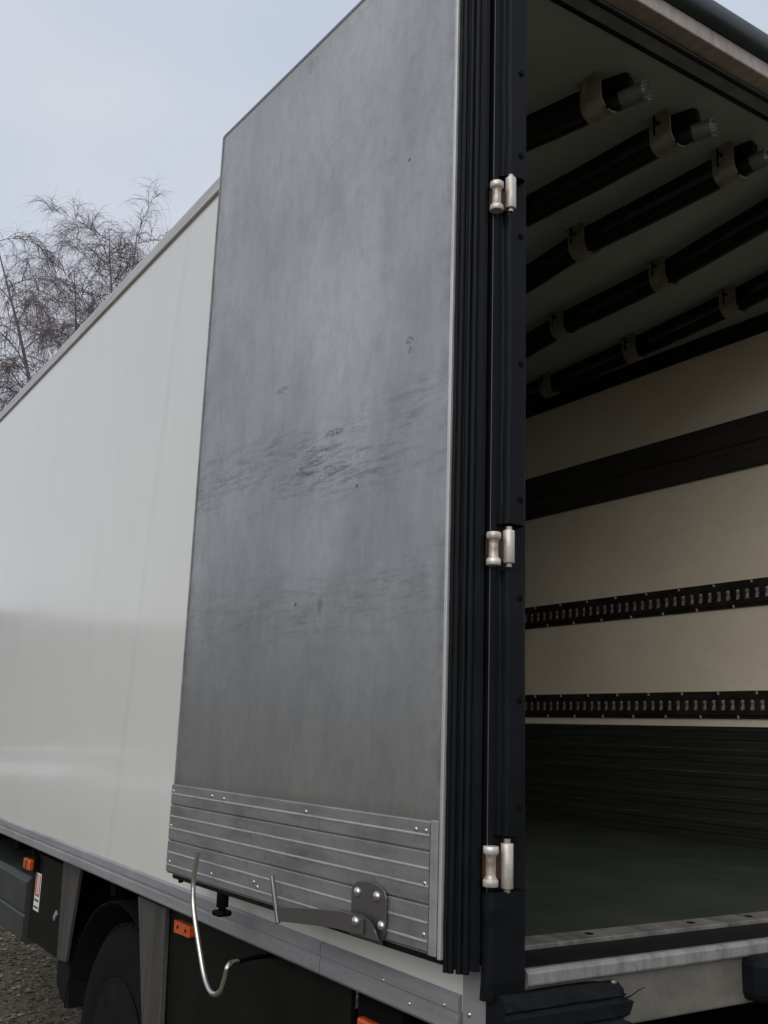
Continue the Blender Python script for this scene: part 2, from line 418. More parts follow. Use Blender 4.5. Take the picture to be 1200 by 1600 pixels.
# ------------------------------------------------------------------ mesh helpers
class MB:
    def __init__(self):
        self.v, self.f, self.s = [], [], []

    def add(self, vs, fs, smooth=False):
        b = len(self.v)
        self.v += [tuple(p) for p in vs]
        self.f += [tuple(b + i for i in f) for f in fs]
        self.s += [smooth] * len(fs)

    def box(self, x0, x1, y0, y1, z0, z1):
        self.add([(x0, y0, z0), (x1, y0, z0), (x1, y1, z0), (x0, y1, z0), (x0, y0, z1), (x1, y0, z1), (x1, y1, z1), (x0, y1, z1)],
                 [(0, 3, 2, 1), (4, 5, 6, 7), (0, 1, 5, 4), (1, 2, 6, 5), (2, 3, 7, 6), (3, 0, 4, 7)])
        return self

    def prism(self, poly, axis, a, b, smooth=False):
        """polygon (2-tuples in the other two axes, in order) swept along axis from a to b"""
        def p(q, t):
            return {0: (t, q[0], q[1]), 1: (q[0], t, q[1]), 2: (q[0], q[1], t)}[axis]
        m = len(poly)
        vs = [p(q, a) for q in poly] + [p(q, b) for q in poly]
        fs = [(i, (i + 1) % m, m + (i + 1) % m, m + i) for i in range(m)]
        self.add(vs, fs, smooth)
        self.add(vs, [tuple(range(m - 1, -1, -1)), tuple(range(m, 2 * m))])
        return self

    def tube(self, pts, r, seg=10, cap=True):
        pts = [Vector(p) for p in pts]
        rs = r if isinstance(r, (list, tuple)) else [r] * len(pts)
        up = None
        rings = []
        for i, p in enumerate(pts):
            d = (pts[min(i + 1, len(pts) - 1)] - pts[max(i - 1, 0)]).normalized()
            if up is None:
                up = Vector((0, 0, 1)) if abs(d.z) < 0.9 else Vector((1, 0, 0))
            u = (up - d * up.dot(d)).normalized()
            up = u
            w = d.cross(u)
            rings.append([p + (u * math.cos(2 * math.pi * k / seg) + w * math.sin(2 * math.pi * k / seg)) * rs[i] for k in range(seg)])
        vs = [q for ring in rings for q in ring]
        fs = []
        for i in range(len(pts) - 1):
            for k in range(seg):
                k2 = (k + 1) % seg
                fs.append((i * seg + k, i * seg + k2, (i + 1) * seg + k2, (i + 1) * seg + k))
        self.add(vs, fs, True)
        if cap:
            e = (len(pts) - 1) * seg
            self.add(vs, [tuple(range(seg - 1, -1, -1)), tuple(range(e, e + seg))])
        return self

    def lathe(self, o, ax, prof, seg=20):
        """prof = [(t, r)] along direction ax from o"""
        o, ax = Vector(o), Vector(ax).normalized()
        u = ax.orthogonal().normalized()
        w = ax.cross(u)
        vs, fs = [], []
        for t, r in prof:
            for k in range(seg):
                a = 2 * math.pi * k / seg
                vs.append(o + ax * t + (u * math.cos(a) + w * math.sin(a)) * r)
        for i in range(len(prof) - 1):
            for k in range(seg):
                k2 = (k + 1) % seg
                fs.append((i * seg + k, i * seg + k2, (i + 1) * seg + k2, (i + 1) * seg + k))
        self.add(vs, fs, True)
        e = (len(prof) - 1) * seg
        self.add(vs, [tuple(range(seg - 1, -1, -1)), tuple(range(e, e + seg))])
        return self

    def mesh(self, name, mat):
        me = bpy.data.meshes.new(name)
        me.from_pydata(self.v, [], self.f)
        me.polygons.foreach_set('use_smooth', self.s)
        me.materials.append(mat)
        me.update()
        return me


def sweep_z(mb, poly, z0, z1, jit, seed, step=0.045, flat=True):
    """closed profile swept up, each ring a little off true, as worn rubber is"""
    jr = random.Random(seed)
    k_ = max(2, int((z1 - z0) / step))
    m = len(poly)
    vs = []
    ox = oy = 0.0
    for k in range(k_ + 1):
        ox = ox * .7 + jr.uniform(-jit, jit)
        oy = oy * .7 + jr.uniform(-jit, jit)
        z = z0 + (z1 - z0) * k / k_
        e = 0.0 if 0 < k < k_ else 1.0
        for (x, y) in poly:
            vs.append((x + ox + jr.uniform(-jit, jit) * .4, y + oy + jr.uniform(-jit, jit) * .4 + e * .0015, z + e * jr.uniform(-.002, .002)))
    fs = [(k * m + j, k * m + (j + 1) % m, (k + 1) * m + (j + 1) % m, (k + 1) * m + j) for k in range(k_) for j in range(m)]
    mb.add(vs, fs, not flat)
    mb.add(vs, [tuple(range(m - 1, -1, -1)), tuple(range(k_ * m, k_ * m + m))])
    return mb


def link(name, me, parent=None, loc=(0, 0, 0)):
    o = bpy.data.objects.new(name, me)
    COL.objects.link(o)
    o.parent = parent
    o.location = loc
    return o


def bevel(o, w=0.004, seg=2):
    b = o.modifiers.new('bevel', 'BEVEL')
    b.width = w
    b.segments = seg
    b.limit_method = 'ANGLE'
    b.angle_limit = R(40)
    return o


# ------------------------------------------------------------------ ground, far setting
g = MB()
g.add([(-900, -900, 0), (900, -900, 0), (900, 900, 0), (-900, 900, 0)], [(0, 1, 2, 3)])
o = link('ground', g.mesh('ground', M['gravel']))
o['kind'] = 'structure'

# stones lying loose on the yard (the patch seen under the truck and beside it)
rnd = random.Random(3)
def stone(mb, x, y, r):
    a0 = rnd.random() * 6.28
    sx, sy, sz = r * rnd.uniform(.8, 1.4), r * rnd.uniform(.6, 1.0), r * rnd.uniform(.4, .8)
    vs = []
    for k in range(5):
        a = a0 + k * 1.2566
        vs.append((x + sx * math.cos(a) * rnd.uniform(.8, 1.1), y + sy * math.sin(a) * rnd.uniform(.8, 1.1), sz * rnd.uniform(.2, .6)))
    vs += [(x + rnd.uniform(-.2, .2) * r, y + rnd.uniform(-.2, .2) * r, sz), (x, y, -0.003)]
    mb.add(vs, [(k, (k + 1) % 5, 5) for k in range(5)] + [((k + 1) % 5, k, 6) for k in range(5)])
g = MB()
for _ in range(16000):
    stone(g, rnd.uniform(-0.6, 2.6), rnd.uniform(2.8, 9.5), rnd.choice((.007, .009, .012, .016, .022)))
o = link('gravel', g.mesh('gravel', M['pebble']))
o['kind'] = 'stuff'
o['label'] = 'loose brown and grey gravel stones under the truck'

# wooded hill beyond the yard (seen mirrored in the white panel)
g = MB()
cols = 90
for row in range(2):
    pass
vs, fs = [], []
hr = random.Random(11)
for i in range(cols + 1):
    az = R(-115 + 125 * i / cols)
    for k, (dist, hh) in enumerate(((190, 0.0), (230, 0.55), (270, 1.0), (330, 0.9))):
        h = (27 + 1.6 * math.sin(i * 0.11) + 0.8 * math.sin(i * 0.41 + 1)) * hh + (hr.uniform(-.6, .9) if k else -0.5)
        vs.append((math.sin(az) * dist, math.cos(az) * dist, h))
for i in range(cols):
    for k in range(3):
        a = i * 4 + k
        fs.append((a, a + 4, a + 5, a + 1))
g.add(vs, fs, True)
o = link('hill', g.mesh('hill', M['hill']))
o['kind'] = 'structure'

# strips of old snow on the yard at the truck's left
g = MB()
for (cx, cy, rx, ry) in ((-8.2, 36, 2.6, 5.0), (-9.6, 27, 1.6, 2.4), (-17, 60, 5, 3.5)):
    sr = random.Random(int(cx * 7 + cy))
    ring = []
    for k in range(28):
        a = 2 * math.pi * k / 28
        q = sr.uniform(.75, 1.1)
        ring.append((cx + rx * q * math.cos(a), cy + ry * q * math.sin(a)))
    vs = [(x, y, -0.01) for x, y in ring] + [(cx + (x - cx) * .75, cy + (y - cy) * .75, 0.16 * sr.uniform(.7, 1.2)) for x, y in ring] + [(cx, cy, .24)]
    fs = [(k, (k + 1) % 28, 28 + (k + 1) % 28, 28 + k) for k in range(28)] + [(28 + k, 28 + (k + 1) % 28, 56) for k in range(28)]
    g.add(vs, fs, True)
o = link('snow_patch', g.mesh('snow_patch', M['snow']))
o['kind'] = 'structure'


# ------------------------------------------------------------------ the truck
TL = Vector((1.275, 3.6, 0))
truck = bpy.data.objects.new('box_truck', None)
COL.objects.link(truck)
truck.location = TL
truck['label'] = 'white box truck with its rear door swung open against its side'
truck['category'] = 'truck'


def part(name, mb, mat, parent=None, w=0.0, label=None):
    o = link(name, mb.mesh(name, M[mat]), parent or truck, -TL if parent is None else (0, 0, 0))
    if w:
        bevel(o, w)
    if label:
        o['label'] = label
    return o


LEN, WID = 7.3, 2.55
ZP0, ZP1 = 1.226, 3.687          # side panel bottom and top
# side walls
part('side_wall', MB().box(0.0, 0.06, 0.084, LEN, ZP0 - 0.03, ZP1 + 0.03), 'white_panel', label='glossy white left side panel with faint dirt runs')
part('side_wall', MB().box(WID - 0.055, WID, 0.084, LEN, ZP0 - 0.03, ZP1 + 0.03), 'white_panel')
part('front_wall', MB().box(0.063, WID - 0.063, LEN - 0.06, LEN, ZP0, ZP1), 'white_panel')
# roof
part('roof', MB().box(0.02, WID - 0.02, 0.04, LEN - 0.005, 3.70, 3.757), 'alu_top')
# roof rail: rounded aluminium profile along the top of each side
prof = [(-0.007, 3.690), (-0.012, 3.694), (-0.012, 3.742), (-0.007, 3.755), (0.004, 3.7605), (0.05, 3.7605), (0.05, 3.692)]
for s in (0, 1):
    pr = [(q[0] if s == 0 else WID - q[0], q[1]) for q in prof]
    part('roof_rail', MB().prism(pr, 1, 0.05, LEN), 'alu_top')
# bottom rail in two lengths with a joint
prof = [(-0.004, 1.226), (-0.010, 1.220), (-0.010, 1.196), (-0.0065, 1.193), (-0.0065, 1.187), (-0.010, 1.184), (-0.010, 1.158), (-0.005, 1.152), (0.055, 1.152), (0.055, 1.226)]
for s in (0, 1):
    pr = [(q[0] if s == 0 else WID - q[0], q[1]) for q in prof]
    for a, b in ((0.086, 0.6255), (0.629, LEN)):
        rl = part('bottom_rail', MB().prism(pr, 1, a, b), 'alu')
        if s == 0 and a < 0.3:
            for yy, zz in ((0.35, 1.20), (0.13, 1.20), (0.25, 1.175)):
                part('rivet', MB().lathe((-0.010, yy, zz), (-1, 0, 0), [(0, .004), (.0015, .0035), (.003, .001)], 8), 'bolt', rl)
# rear corner posts, aluminium face on the side, dark frame on the rear
cp = part('corner_post', MB().prism([(-0.004, 0.0), (-0.004, 0.081), (0.055, 0.081), (0.055, 0.0)], 2, 1.10, 3.70), 'alu', w=0.003)
part('rivet', MB().lathe((-0.004, 0.058, 1.198), (-1, 0, 0), [(0, .006), (.002, .0055), (.004, .002)], 10), 'bolt', cp)
part('corner_post', MB().prism([(WID + 0.004, 0.0), (WID + 0.004, 0.081), (WID - 0.055, 0.081), (WID - 0.055, 0.0)], 2, 1.10, 3.70), 'alu', w=0.003)
for x0, x1 in ((-0.001, 0.0815), (WID - 0.0815, WID + 0.001)):
    part('door_frame', MB().box(x0, x1, -0.006, 0.10, 1.27, 3.66), 'rubber_dull', w=0.004)

# header over the rear opening
part('header_band', MB().box(0.083, WID - 0.083, 0.0, 0.055, 3.641, 3.692), 'header', w=0.004)
part('header_underside', MB().box(0.083, WID - 0.083, 0.0551, 0.115, 3.632, 3.70), 'header_under', w=0.006)
part('header_seal', MB().tube([(0.085, 0.060, 3.631), (WID - 0.085, 0.060, 3.631)], 0.006, 8), 'rubber')
part('header_seal', MB().tube([(0.085, 0.118, 3.634), (WID - 0.085, 0.118, 3.634)], 0.008, 8), 'rubber')
part('roof_edge', MB().prism([(-0.006, 3.693), (-0.024, 3.70), (-0.032, 3.722), (-0.030, 3.752), (-0.018, 3.770), (0.004, 3.777), (0.06, 3.777), (0.06, 3.762), (0.04, 3.762), (0.04, 3.693)], 0, -0.004, WID + 0.004, True), 'roof_rubber')

# inside: floor, ceiling, right and left lining
part('floor', MB().box(0.066, WID - 0.066, 0.205, LEN - 0.066, 1.20, 1.290), 'floor')
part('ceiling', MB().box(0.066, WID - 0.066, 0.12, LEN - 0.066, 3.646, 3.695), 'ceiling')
XR = 2.49
part('wall_lining', MB().box(XR, WID - 0.058, 0.105, LEN - 0.066, 1.29, 3.646), 'lining', label='cream inner wall lining')
part('wall_lining', MB().box(0.063, 0.07, 0.105, LEN - 0.066, 1.29, 3.646), 'lining')
part('end_lining', MB().box(0.075, XR - 0.005, LEN - 0.085, LEN - 0.064, 1.291, 3.645), 'lining')
part('cove_rail', MB().prism([(XR - 0.001, 3.585), (XR - 0.014, 3.587), (XR - 0.06, 3.635), (XR - 0.062, 3.645), (XR - 0.001, 3.645)], 1, 0.12, LEN - 0.09), 'cove')
part('cove_rail', MB().prism([(0.071, 3.585), (0.084, 3.587), (0.13, 3.635), (0.132, 3.645), (0.071, 3.645)], 1, 0.12, LEN - 0.09), 'cove')
# the dark board along the wall: two planks
for z0, z1 in ((2.957, 3.077), (3.080, 3.203)):
    part('rub_board', MB().box(XR - 0.014, XR - 0.0005, 0.14, LEN - 0.09, z0, z1), 'band', w=0.003)
# kick boards at the foot of the wall
for k in range(5):
    z0 = 1.2915 + k * 0.1015
    zt = z0 + 0.0985
    part('kick_board', MB().prism([(XR - 0.0005, z0), (XR - 0.010, z0), (XR - 0.010, z0 + .03), (XR - 0.007, z0 + .033), (XR - 0.007, z0 + .040), (XR - 0.010, z0 + .043), (XR - 0.010, z0 + .066),
                                   (XR - 0.007, z0 + .069), (XR - 0.007, z0 + .076), (XR - 0.010, z0 + .079), (XR - 0.010, zt), (XR - 0.0005, zt)], 1, 0.14, LEN - 0.09), 'kick')
for k in range(5):
    z0 = 1.2915 + k * 0.1015
    part('kick_board', MB().box(0.0705, 0.080, 0.14, LEN - 0.09, z0, z0 + 0.0985), 'kick', w=0.002)

# lashing tracks on the right wall
def lathe_mesh(name, o, ax, prof, seg, mat):
    return MB().lathe(o, ax, prof, seg).mesh(name, M[mat])

sm = MB()          # light plate seen in a slot: waisted, with a small catch
sm.add([(0, -.0125, -.023), (0, .0125, -.023), (0, .0125, -.006), (0, .0085, -.002), (0, .0085, .004), (0, .0125, .009), (0, .0125, .023), (0, -.0125, .023), (0, -.0125, .009),
        (0, -.0050, .004), (0, -.0050, -.002), (0, -.0125, -.006)], [(11, 10, 9, 8, 7, 6, 5, 4, 3, 2, 1, 0)])
sm.box(-.005, 0, -.009, -.004, -.012, -.002)
sm.box(-.005, 0, -.002, .008, .010, .014)
slot_me = sm.mesh('slot', M['slot'])
glint_me = MB().lathe((-.004, .0, .015), (-1, 0, 0), [(0, .0042), (.002, .004), (.003, .002)], 8).mesh('slot_glint', M['tick'])  # small bright studs standing in for glints of light in the slots
tick_me = MB().prism([(-.0035, -.010), (.0045, -.004), (.0045, .012), (-.0035, .006)], 0, -.004, 0).mesh('screw', M['tick'])
for zc, flip in ((2.384, 0), (1.8915, 1)):
    t = MB()
    x1, x0 = XR - 0.0005, XR - 0.013
    t.box(x0 + .006, x1, 0.14, LEN - 0.12, zc - .061, zc - .046)
    t.box(x0, x1, 0.14, LEN - 0.12, zc - .046, zc - .026)
    t.box(x0, x1, 0.14, LEN - 0.12, zc + .026, zc + .046)
    t.box(x0 + .006, x1, 0.14, LEN - 0.12, zc + .046, zc + .061)
    k0 = 0.168
    nslots = int((LEN - 0.3 - k0) / 0.0515)
    for k in range(nslots + 1):          # bars between the slots
        yb = k0 + 0.0515 * k - 0.02575
        t.box(x0 + .001, x1, yb - .0125, yb + .0125, zc - .0261, zc + .0261)
    t.box(x1 - .003, x1, 0.14, LEN - 0.12, zc - .026, zc + .026)
    tr = part('lashing_track', t, 'track', label='dark slotted lashing track along the inner wall')
    for k in range(nslots):
        ys = k0 + 0.0515 * k
        jit = random.Random(k * 3 + flip).uniform(-.0015, .0015)
        link('slot', slot_me, tr, (x1 - .0045, ys + jit, zc))
        if random.Random(k * 7 + flip).random() < .7:
            link('slot_glint', glint_me, tr, (x1 - .0045, ys + jit + jit, zc + (0 if (k + flip) % 3 else -.026)))
    for k in range(int(nslots / 4)):
        link('screw', tick_me, tr, (x0 + .006, k0 + .0515 * (4 * k + .5), zc + .048))
        link('screw', tick_me, tr, (x0 + .006, k0 + .0515 * (4 * k + 2.5), zc - .052))

# sill: floor strip, rubber mat, rounded aluminium lip
st = MB()
for a, b in ((0.07, 0.86), (0.863, 1.66), (1.663, WID - 0.07)):
    st.box(a, b, 0.128, 0.2045, 1.262, 1.2925)
fs_ = part('floor_strip', st, 'floor_strip', w=0.002)
for xx in (0.16, 0.42, 0.76, 0.98, 1.3, 1.62, 1.95, 2.3):
    part('bolt', MB().lathe((xx, 0.166, 1.2925), (0, 0, 1), [(0, .010), (.0018, .0095), (.0022, .004)], 12), 'black', fs_)
part('sill_mat', MB().box(0.083, WID - 0.083, -0.012, 0.127, 1.24, 1.2835), 'rubber_dull')
lip = [(-0.0125, 1.284), (-0.0135, 1.2885), (-0.030, 1.2895), (-0.0375, 1.284), (-0.0385, 1.262), (-0.034, 1.2575), (-0.002, 1.2575), (-0.002, 1.284)]
part('sill_lip', MB().prism(lip, 0, 0.060, WID - 0.060), 'alu_sill', w=0.003)
part('rear_crossmember', MB().box(0.06, WID - 0.06, -0.024, 0.09, 1.158, 1.2565), 'cross', w=0.005)
# rubber bumper below the left corner, grooved, its right end torn
def bumper(x0, x1, torn, zlo=1.135):
    g = MB()
    prof = [(-0.002, 1.252), (-0.042, 1.252), (-0.056, 1.243), (-0.060, 1.228), (-0.056, 1.222), (-0.060, 1.214), (-0.060, 1.190), (-0.054, 1.184), (-0.060, 1.176), (-0.060, zlo + .012), (-0.05, zlo), (-0.002, zlo)]
    xs = [x0 + (x1 - x0) * k / 14 for k in range(15)]
    m = len(prof)
    br = random.Random(5)
    vs = []
    for k, x in enumerate(xs):
        for j, (yy, zz) in enumerate(prof):
            dx = dz = 0.0
            if k == 14 and torn:
                dx = (-.06, -.055, -.045, -.02, -.022, .002, -.010, -.032, -.006, .006, .004, -.01)[j]
            if k > 10 and torn:
                dz = -(k - 10) * .0016 if zz > 1.24 else 0
            vs.append((x + dx, yy + br.uniform(-.0015, .0015), zz + dz + br.uniform(-.001, .001)))
    fs = [(k * m + j, k * m + (j + 1) % m, (k + 1) * m + (j + 1) % m, (k + 1) * m + j) for k in range(14) for j in range(m)]
    g.add(vs, fs)
    g.add(vs, [tuple(range(m - 1, -1, -1)), tuple(range(14 * m, 15 * m))])
    return g
part('rubber_bumper', bumper(-0.012, 0.318, True), 'rubber_dull', label='black rubber bumper with torn end')
part('bumper_bolt', MB().lathe((0.283, -0.0395, 1.247), (0, -0.3, 1), [(0, .007), (.004, .007), (.006, .003)], 8), 'steel')
part('rubber_bumper', bumper(WID - 0.318, WID + 0.012, False), 'rubber_dull')
part('split_strand', MB().tube([(0.285, -0.062, 1.222), (0.305, -0.064, 1.225), (0.33, -0.062, 1.233), (0.352, -0.06, 1.236)], [.002, .0015, .001, .0007], 5), 'rubber_dull')
part('buffer_block', MB().box(0.700, 0.90, -0.075, -0.002, 1.165, 1.262), 'rubber_dull', w=0.02, label='square black rubber buffer block on the rear beam')
part('buffer_block', MB().box(1.66, 1.87, -0.075, -0.002, 1.165, 1.262), 'rubber_dull', w=0.02)

# rubber hinge covers on the rear frame
cov = [(-0.021, -0.006), (-0.0215, -0.0135), (0.004, -0.0145), (0.008, -0.026), (0.012, -0.0335), (0.050, -0.034), (0.058, -0.029), (0.060, -0.006)]
for s in (0, 1):
    pr = [(q[0] if s == 0 else WID - q[0], q[1]) for q in cov]
    for z0, z1 in ((2.947, 3.69), (2.148, 2.858), (1.532, 2.052)):
        c_ = part('hinge_cover', sweep_z(MB(), pr, z0, z1, 0.0009, int(z0 * 100)), 'rubber', w=0.005)
        if s == 0:
            zz = z0 + 0.055
            while zz < z1:
                part('screw', MB().lathe((0.040, -0.034, zz), (0, -1, 0), [(-.001, .0075), (.0018, .007), (.0022, .003)], 10), 'black', c_)
                zz += (z1 - z0 - 0.11) / (2 if z1 < 3 else 3)
    low = [(-0.030, -0.006), (-0.031, -0.022), (-0.022, -0.034), (0.052, -0.038), (0.061, -0.030), (0.062, -0.006)]
    pr = [(q[0] if s == 0 else WID - q[0], q[1]) for q in low]
    part('corner_buffer', sweep_z(MB(), pr, 1.242, 1.432, 0.0016, 8, 0.03), 'rubber', w=0.006)

# hinges on the left side
HZ = ((2.844, 2.913, 2.863, 2.937), (2.057, 2.125, 2.066, 2.134), (1.443, 1.516, 1.438, 1.520))
for za, zb, zc, zd in HZ:
    h = part('hinge', MB().lathe((0.0135, -0.030, zc), (0, 0, 1), [(0, .0115), (.001, .0122), (zd - zc - .001, .0122), (zd - zc, .0115)], 20), 'hinge_light', label='pale steel hinge barrel')
    L_ = zb - za
    for z_a, z_b, fl_ in ((za, za + .0145, 0), (zb - .0145, zb, 1)):
        pf = [(0, .0138), (.001, .0150), (.0115, .0150), (.0145, .0125)]
        if fl_:
            pf = [(.0145 - t_, r_) for t_, r_ in pf][::-1]
        part('hinge_flange', MB().lathe((-0.0265, -0.030, z_a), (0, 0, 1), pf, 20), 'hinge_light', h)
    part('hinge_spool', MB().lathe((-0.0265, -0.030, za + .0147), (0, 0, 1), [(0, .0118), (.004, .0102), (.008, .0098), (L_ - .0374, .0098), (L_ - .0334, .0102), (L_ - .0294, .0118)], 20), 'hinge', h)
    part('hinge_pin', MB().lathe((0.0135, -0.030, zc - .008), (0, 0, 1), [(0, .0065), (zd - zc + .016, .0065)], 12), 'hinge', h)
    part('hinge_leaf', MB().box(-0.030, 0.014, -0.027, -0.0075, za + .012, zb - .012), 'rust', h)

# ceiling clamps
ZC = 3.646
def clamp(x, y, seen_bolt=True):
    g = MB()
    w, r, t = 0.042, 0.047, 0.0055      # half width along y, radius, thickness
    path = [(-r, ZC)] + [(-r, ZC - .03)]
    for k in range(11):
        a = math.pi * k / 10
        path.append((-r * math.cos(a), ZC - .066 - r * math.sin(a)))
    path += [(r, ZC - .03), (r, ZC)]
    m = len(path)
    outer = path
    inner = []
    for (px, pz) in path:
        dx = px
        dz = min(0.0, pz - (ZC - .066))
        l = math.hypot(dx, dz)
        inner.append((px - dx / l * t, pz - dz / l * t))
    O = [((x + px, y - w, pz), (x + px, y + w, pz)) for px, pz in outer]
    I = [((x + px, y - w, pz), (x + px, y + w, pz)) for px, pz in inner]
    strip = [(2 * k, 2 * k + 1, 2 * k + 3, 2 * k + 2) for k in range(m - 1)]
    g.add([p for q in O for p in q], strip, True)
    g.add([p for q in I for p in q], [f[::-1] for f in strip], True)
    for e in (0, 1):
        g.add([p for a_, b_ in zip(O, I) for p in (a_[e], b_[e])], strip)
    g.box(x - .062, x - r + .001, y - w, y + w, ZC - .004, ZC)
    g.box(x + r - .001, x + .062, y - w, y + w, ZC - .004, ZC)
    c_ = part('tube_clamp', g, 'strap')
    b_ = MB()
    b_.tube([(x - r - .022, y, ZC - .030), (x - r + .01, y, ZC - .030)], .005, 8)
    b_.tube([(x - r - .022, y, ZC - .012), (x - r - .023, y, ZC - .030), (x - r - .024, y, ZC - .078)], .0035, 6)
    part('clamp_pin', b_, 'bolt' if (x < .7 and y < .5) else 'black', c_)
    lug = MB().lathe((x - .02, y - w - .008, ZC - .066 - r + .01), (0, 1, 0), [(0, .006), (.01, .006)], 8)
    part('clamp_bolt', lug, 'black', c_)

CX = [(0.655, 0.955, 1.256), (0.60, 0.90, 1.240, 1.690, 2.13), (0.5, 0.86, 1.30, 1.718, 2.19), (0.45, 0.83, 1.32, 1.80, 2.225), (0.45, .83, 1.32, 1.85, 2.25), (0.45, .83, 1.32, 1.85, 2.25), (0.45, .83, 1.32, 1.85, 2.25)]
CY = (0.315, 0.985, 1.61, 2.25, 3.1, 4.3, 5.6)
for xs, y in zip(CX, CY):
    for x in xs:
        clamp(x, y)
for x in (1.60, 2.03):
    clamp(x, 0.33)

# underside: chassis, cross beams, axle, wheels
part('underfloor', MB().box(0.06, WID - 0.06, 0.095, LEN, 1.135, 1.195), 'black')
for x in (0.86, 1.62):
    part('chassis_rail', MB().box(x, x + 0.075, 0.05, LEN + 1.2, 0.80, 1.06), 'black', w=0.008)
cb = MB()
for k in range(14):
    yb = 0.35 + k * 0.52
    cb.box(0.10, WID - 0.10, yb, yb + 0.06, 1.062, 1.134)
part('cross_beams', cb, 'black')
part('underrun_bar', MB().box(0.2, WID - 0.2, 0.16, 0.28, 0.46, 0.60), 'black', w=0.01)
for x in (0.86, 1.62):
    part('underrun_arm', MB().box(x + .01, x + 0.065, 0.20, 0.26, 0.601, 0.80), 'black')
AY, AZ, TR, RR = 2.30, 0.485, 0.485, 0.295
part('axle', MB().tube([(0.45, AY, AZ), (WID - 0.45, AY, AZ)], 0.085, 14), 'black')
def wheel(xo, side):
    """xo: outer face; side +1 = left wheel (outer face towards -x)"""
    s = side
    t = MB()
    pf = [(0.012, RR - .005), (0.004, RR + .02), (0.0, RR + .07), (0.004, TR - .06), (0.018, TR - .02), (0.040, TR - .004), (0.06, TR), (0.23, TR), (0.25, TR - .004), (0.27, TR - .02), (0.285, TR - .06), (0.29, RR + .07), (0.285, RR + .02), (0.278, RR - .005)]
    t.lathe((xo, AY, AZ), (s, 0, 0), pf, 56)
    for k in range(56):                       # tread blocks
        a = 2 * math.pi * (k + .5) / 56
        ca, sa = math.cos(a), math.sin(a)
        for x0, x1 in ((.035, .09), (.098, .145), (.153, .2), (.208, .258)):
            h0, h1, hw = TR - .006, TR + .007, .019
            vs = []
            for xx in (x0, x1):
                for rr, ww in ((h0, -hw), (h0, hw), (h1, hw), (h1, -hw)):
                    vs.append((xo + s * xx, AY + ca * rr - sa * ww, AZ + sa * rr + ca * ww))
            t.add(vs, [(0, 1, 2, 3), (7, 6, 5, 4), (3, 2, 6, 7), (0, 3, 7, 4), (1, 5, 6, 2)])
    w_ = part('wheel', t, 'tyre')
    r = MB()
    r.lathe((xo, AY, AZ), (s, 0, 0), [(0.004, RR + .006), (0.001, RR - .004), (0.010, RR - .014), (0.05, RR - .028), (0.09, RR - .04), (0.125, RR - .075), (0.13, .17), (0.095, .15), (0.09, .12), (0.05, .115), (0.035, .10), (0.03, .02)], 44)
    part('rim', r, 'rim', w_)
    for k in range(10):
        a = 2 * math.pi * k / 10
        part('wheel_nut', MB().lathe((xo + s * .088, AY + .134 * math.cos(a), AZ + .134 * math.sin(a)), (-s, 0, 0), [(0, .014), (.022, .013), (.026, .008)], 6), 'rim', w_)
wheel(0.10, 1)
wheel(0.425, 1)
wheel(WID - 0.10, -1)
wheel(WID - 0.425, -1)
# black mudguard arch over the left and right wheels, with the flap in front
for s, xa, xb in ((1, 0.075, 0.74), (-1, WID - 0.74, WID - 0.075)):
    g = MB()
    vs, fs = [], []
    for k in range(17):
        a = R(8 + 164 * k / 16)
        for rr in (.565, .575):
            for xx in (xa, xb):
                vs.append((xx, AY + rr * math.cos(a), AZ + rr * math.sin(a)))
    for k in range(16):
        b = 4 * k
        for (i, j) in ((0, 1), (1, 3), (3, 2), (2, 0)):
            fs.append((b + i, b + j, b + 4 + j, b + 4 + i))
    g.add(vs, fs, True)
    part('mudguard', g, 'black')
fl = MB()
fl.prism([(2.87, .86), (2.93, .86), (3.02, .70), (3.01, .64), (2.93, .585), (2.82, .57), (2.84, .70)], 0, 0.075, 0.70)
part('mud_flap', fl, 'rubber_dull')

# skirt plates beside the wheel
def plate(name, yz, x0, x1, mat, **k):
    return part(name, MB().prism(yz, 0, x0, x1), mat, w=0.004, **k)
plate('skirt_plate', [(2.722, 1.134), (2.978, 1.134), (2.937, 0.742), (2.811, 0.752)], 0.046, 0.058, 'flange', label='grey skirt plate in front of the rear wheel')
plate('skirt_plate', [(1.700, 1.134), (1.965, 1.134), (1.815, 0.70), (1.668, 0.70)], 0.022, 0.036, 'flange', label='streaked grey skirt plate behind the rear wheel')
plate('skirt_panel', [(0.56, 1.134), (1.702, 1.134), (1.670, 0.66), (0.56, 0.66)], 0.041, 0.053, 'green', label='dark green skirt panel behind the rear wheel')
pl = plate('skirt_box', [(2.975, 1.11), (3.40, 1.11), (3.40, 1.06), (3.50, 1.06), (3.475, 0.732), (2.94, 0.732)], 0.060, 0.50, 'green', label='dark green storage box in front of the rear wheel')
part('latch', MB().prism([(3.03, .90), (3.045, .915), (3.075, .885), (3.06, .87)], 0, 0.052, 0.060), 'alu', pl)
tk = part('fuel_tank', MB().prism([(0.07, .69), (0.045, .71), (0.045, .812), (0.052, .818), (0.052, .824), (0.045, .83), (0.045, .965), (0.07, .988), (0.60, .988), (0.60, .69)], 1, 3.53, 5.2), 'tank', w=0.006, label='grey green tank side with a groove')
part('blackout_plate', MB().box(0.14, 0.155, 0.10, 0.555, 0.50, 1.134), 'black')  # plates added to black out the bright gap seen under the body
part('blackout_plate', MB().box(0.156, 0.60, 0.54, 0.555, 0.50, 1.134), 'black')
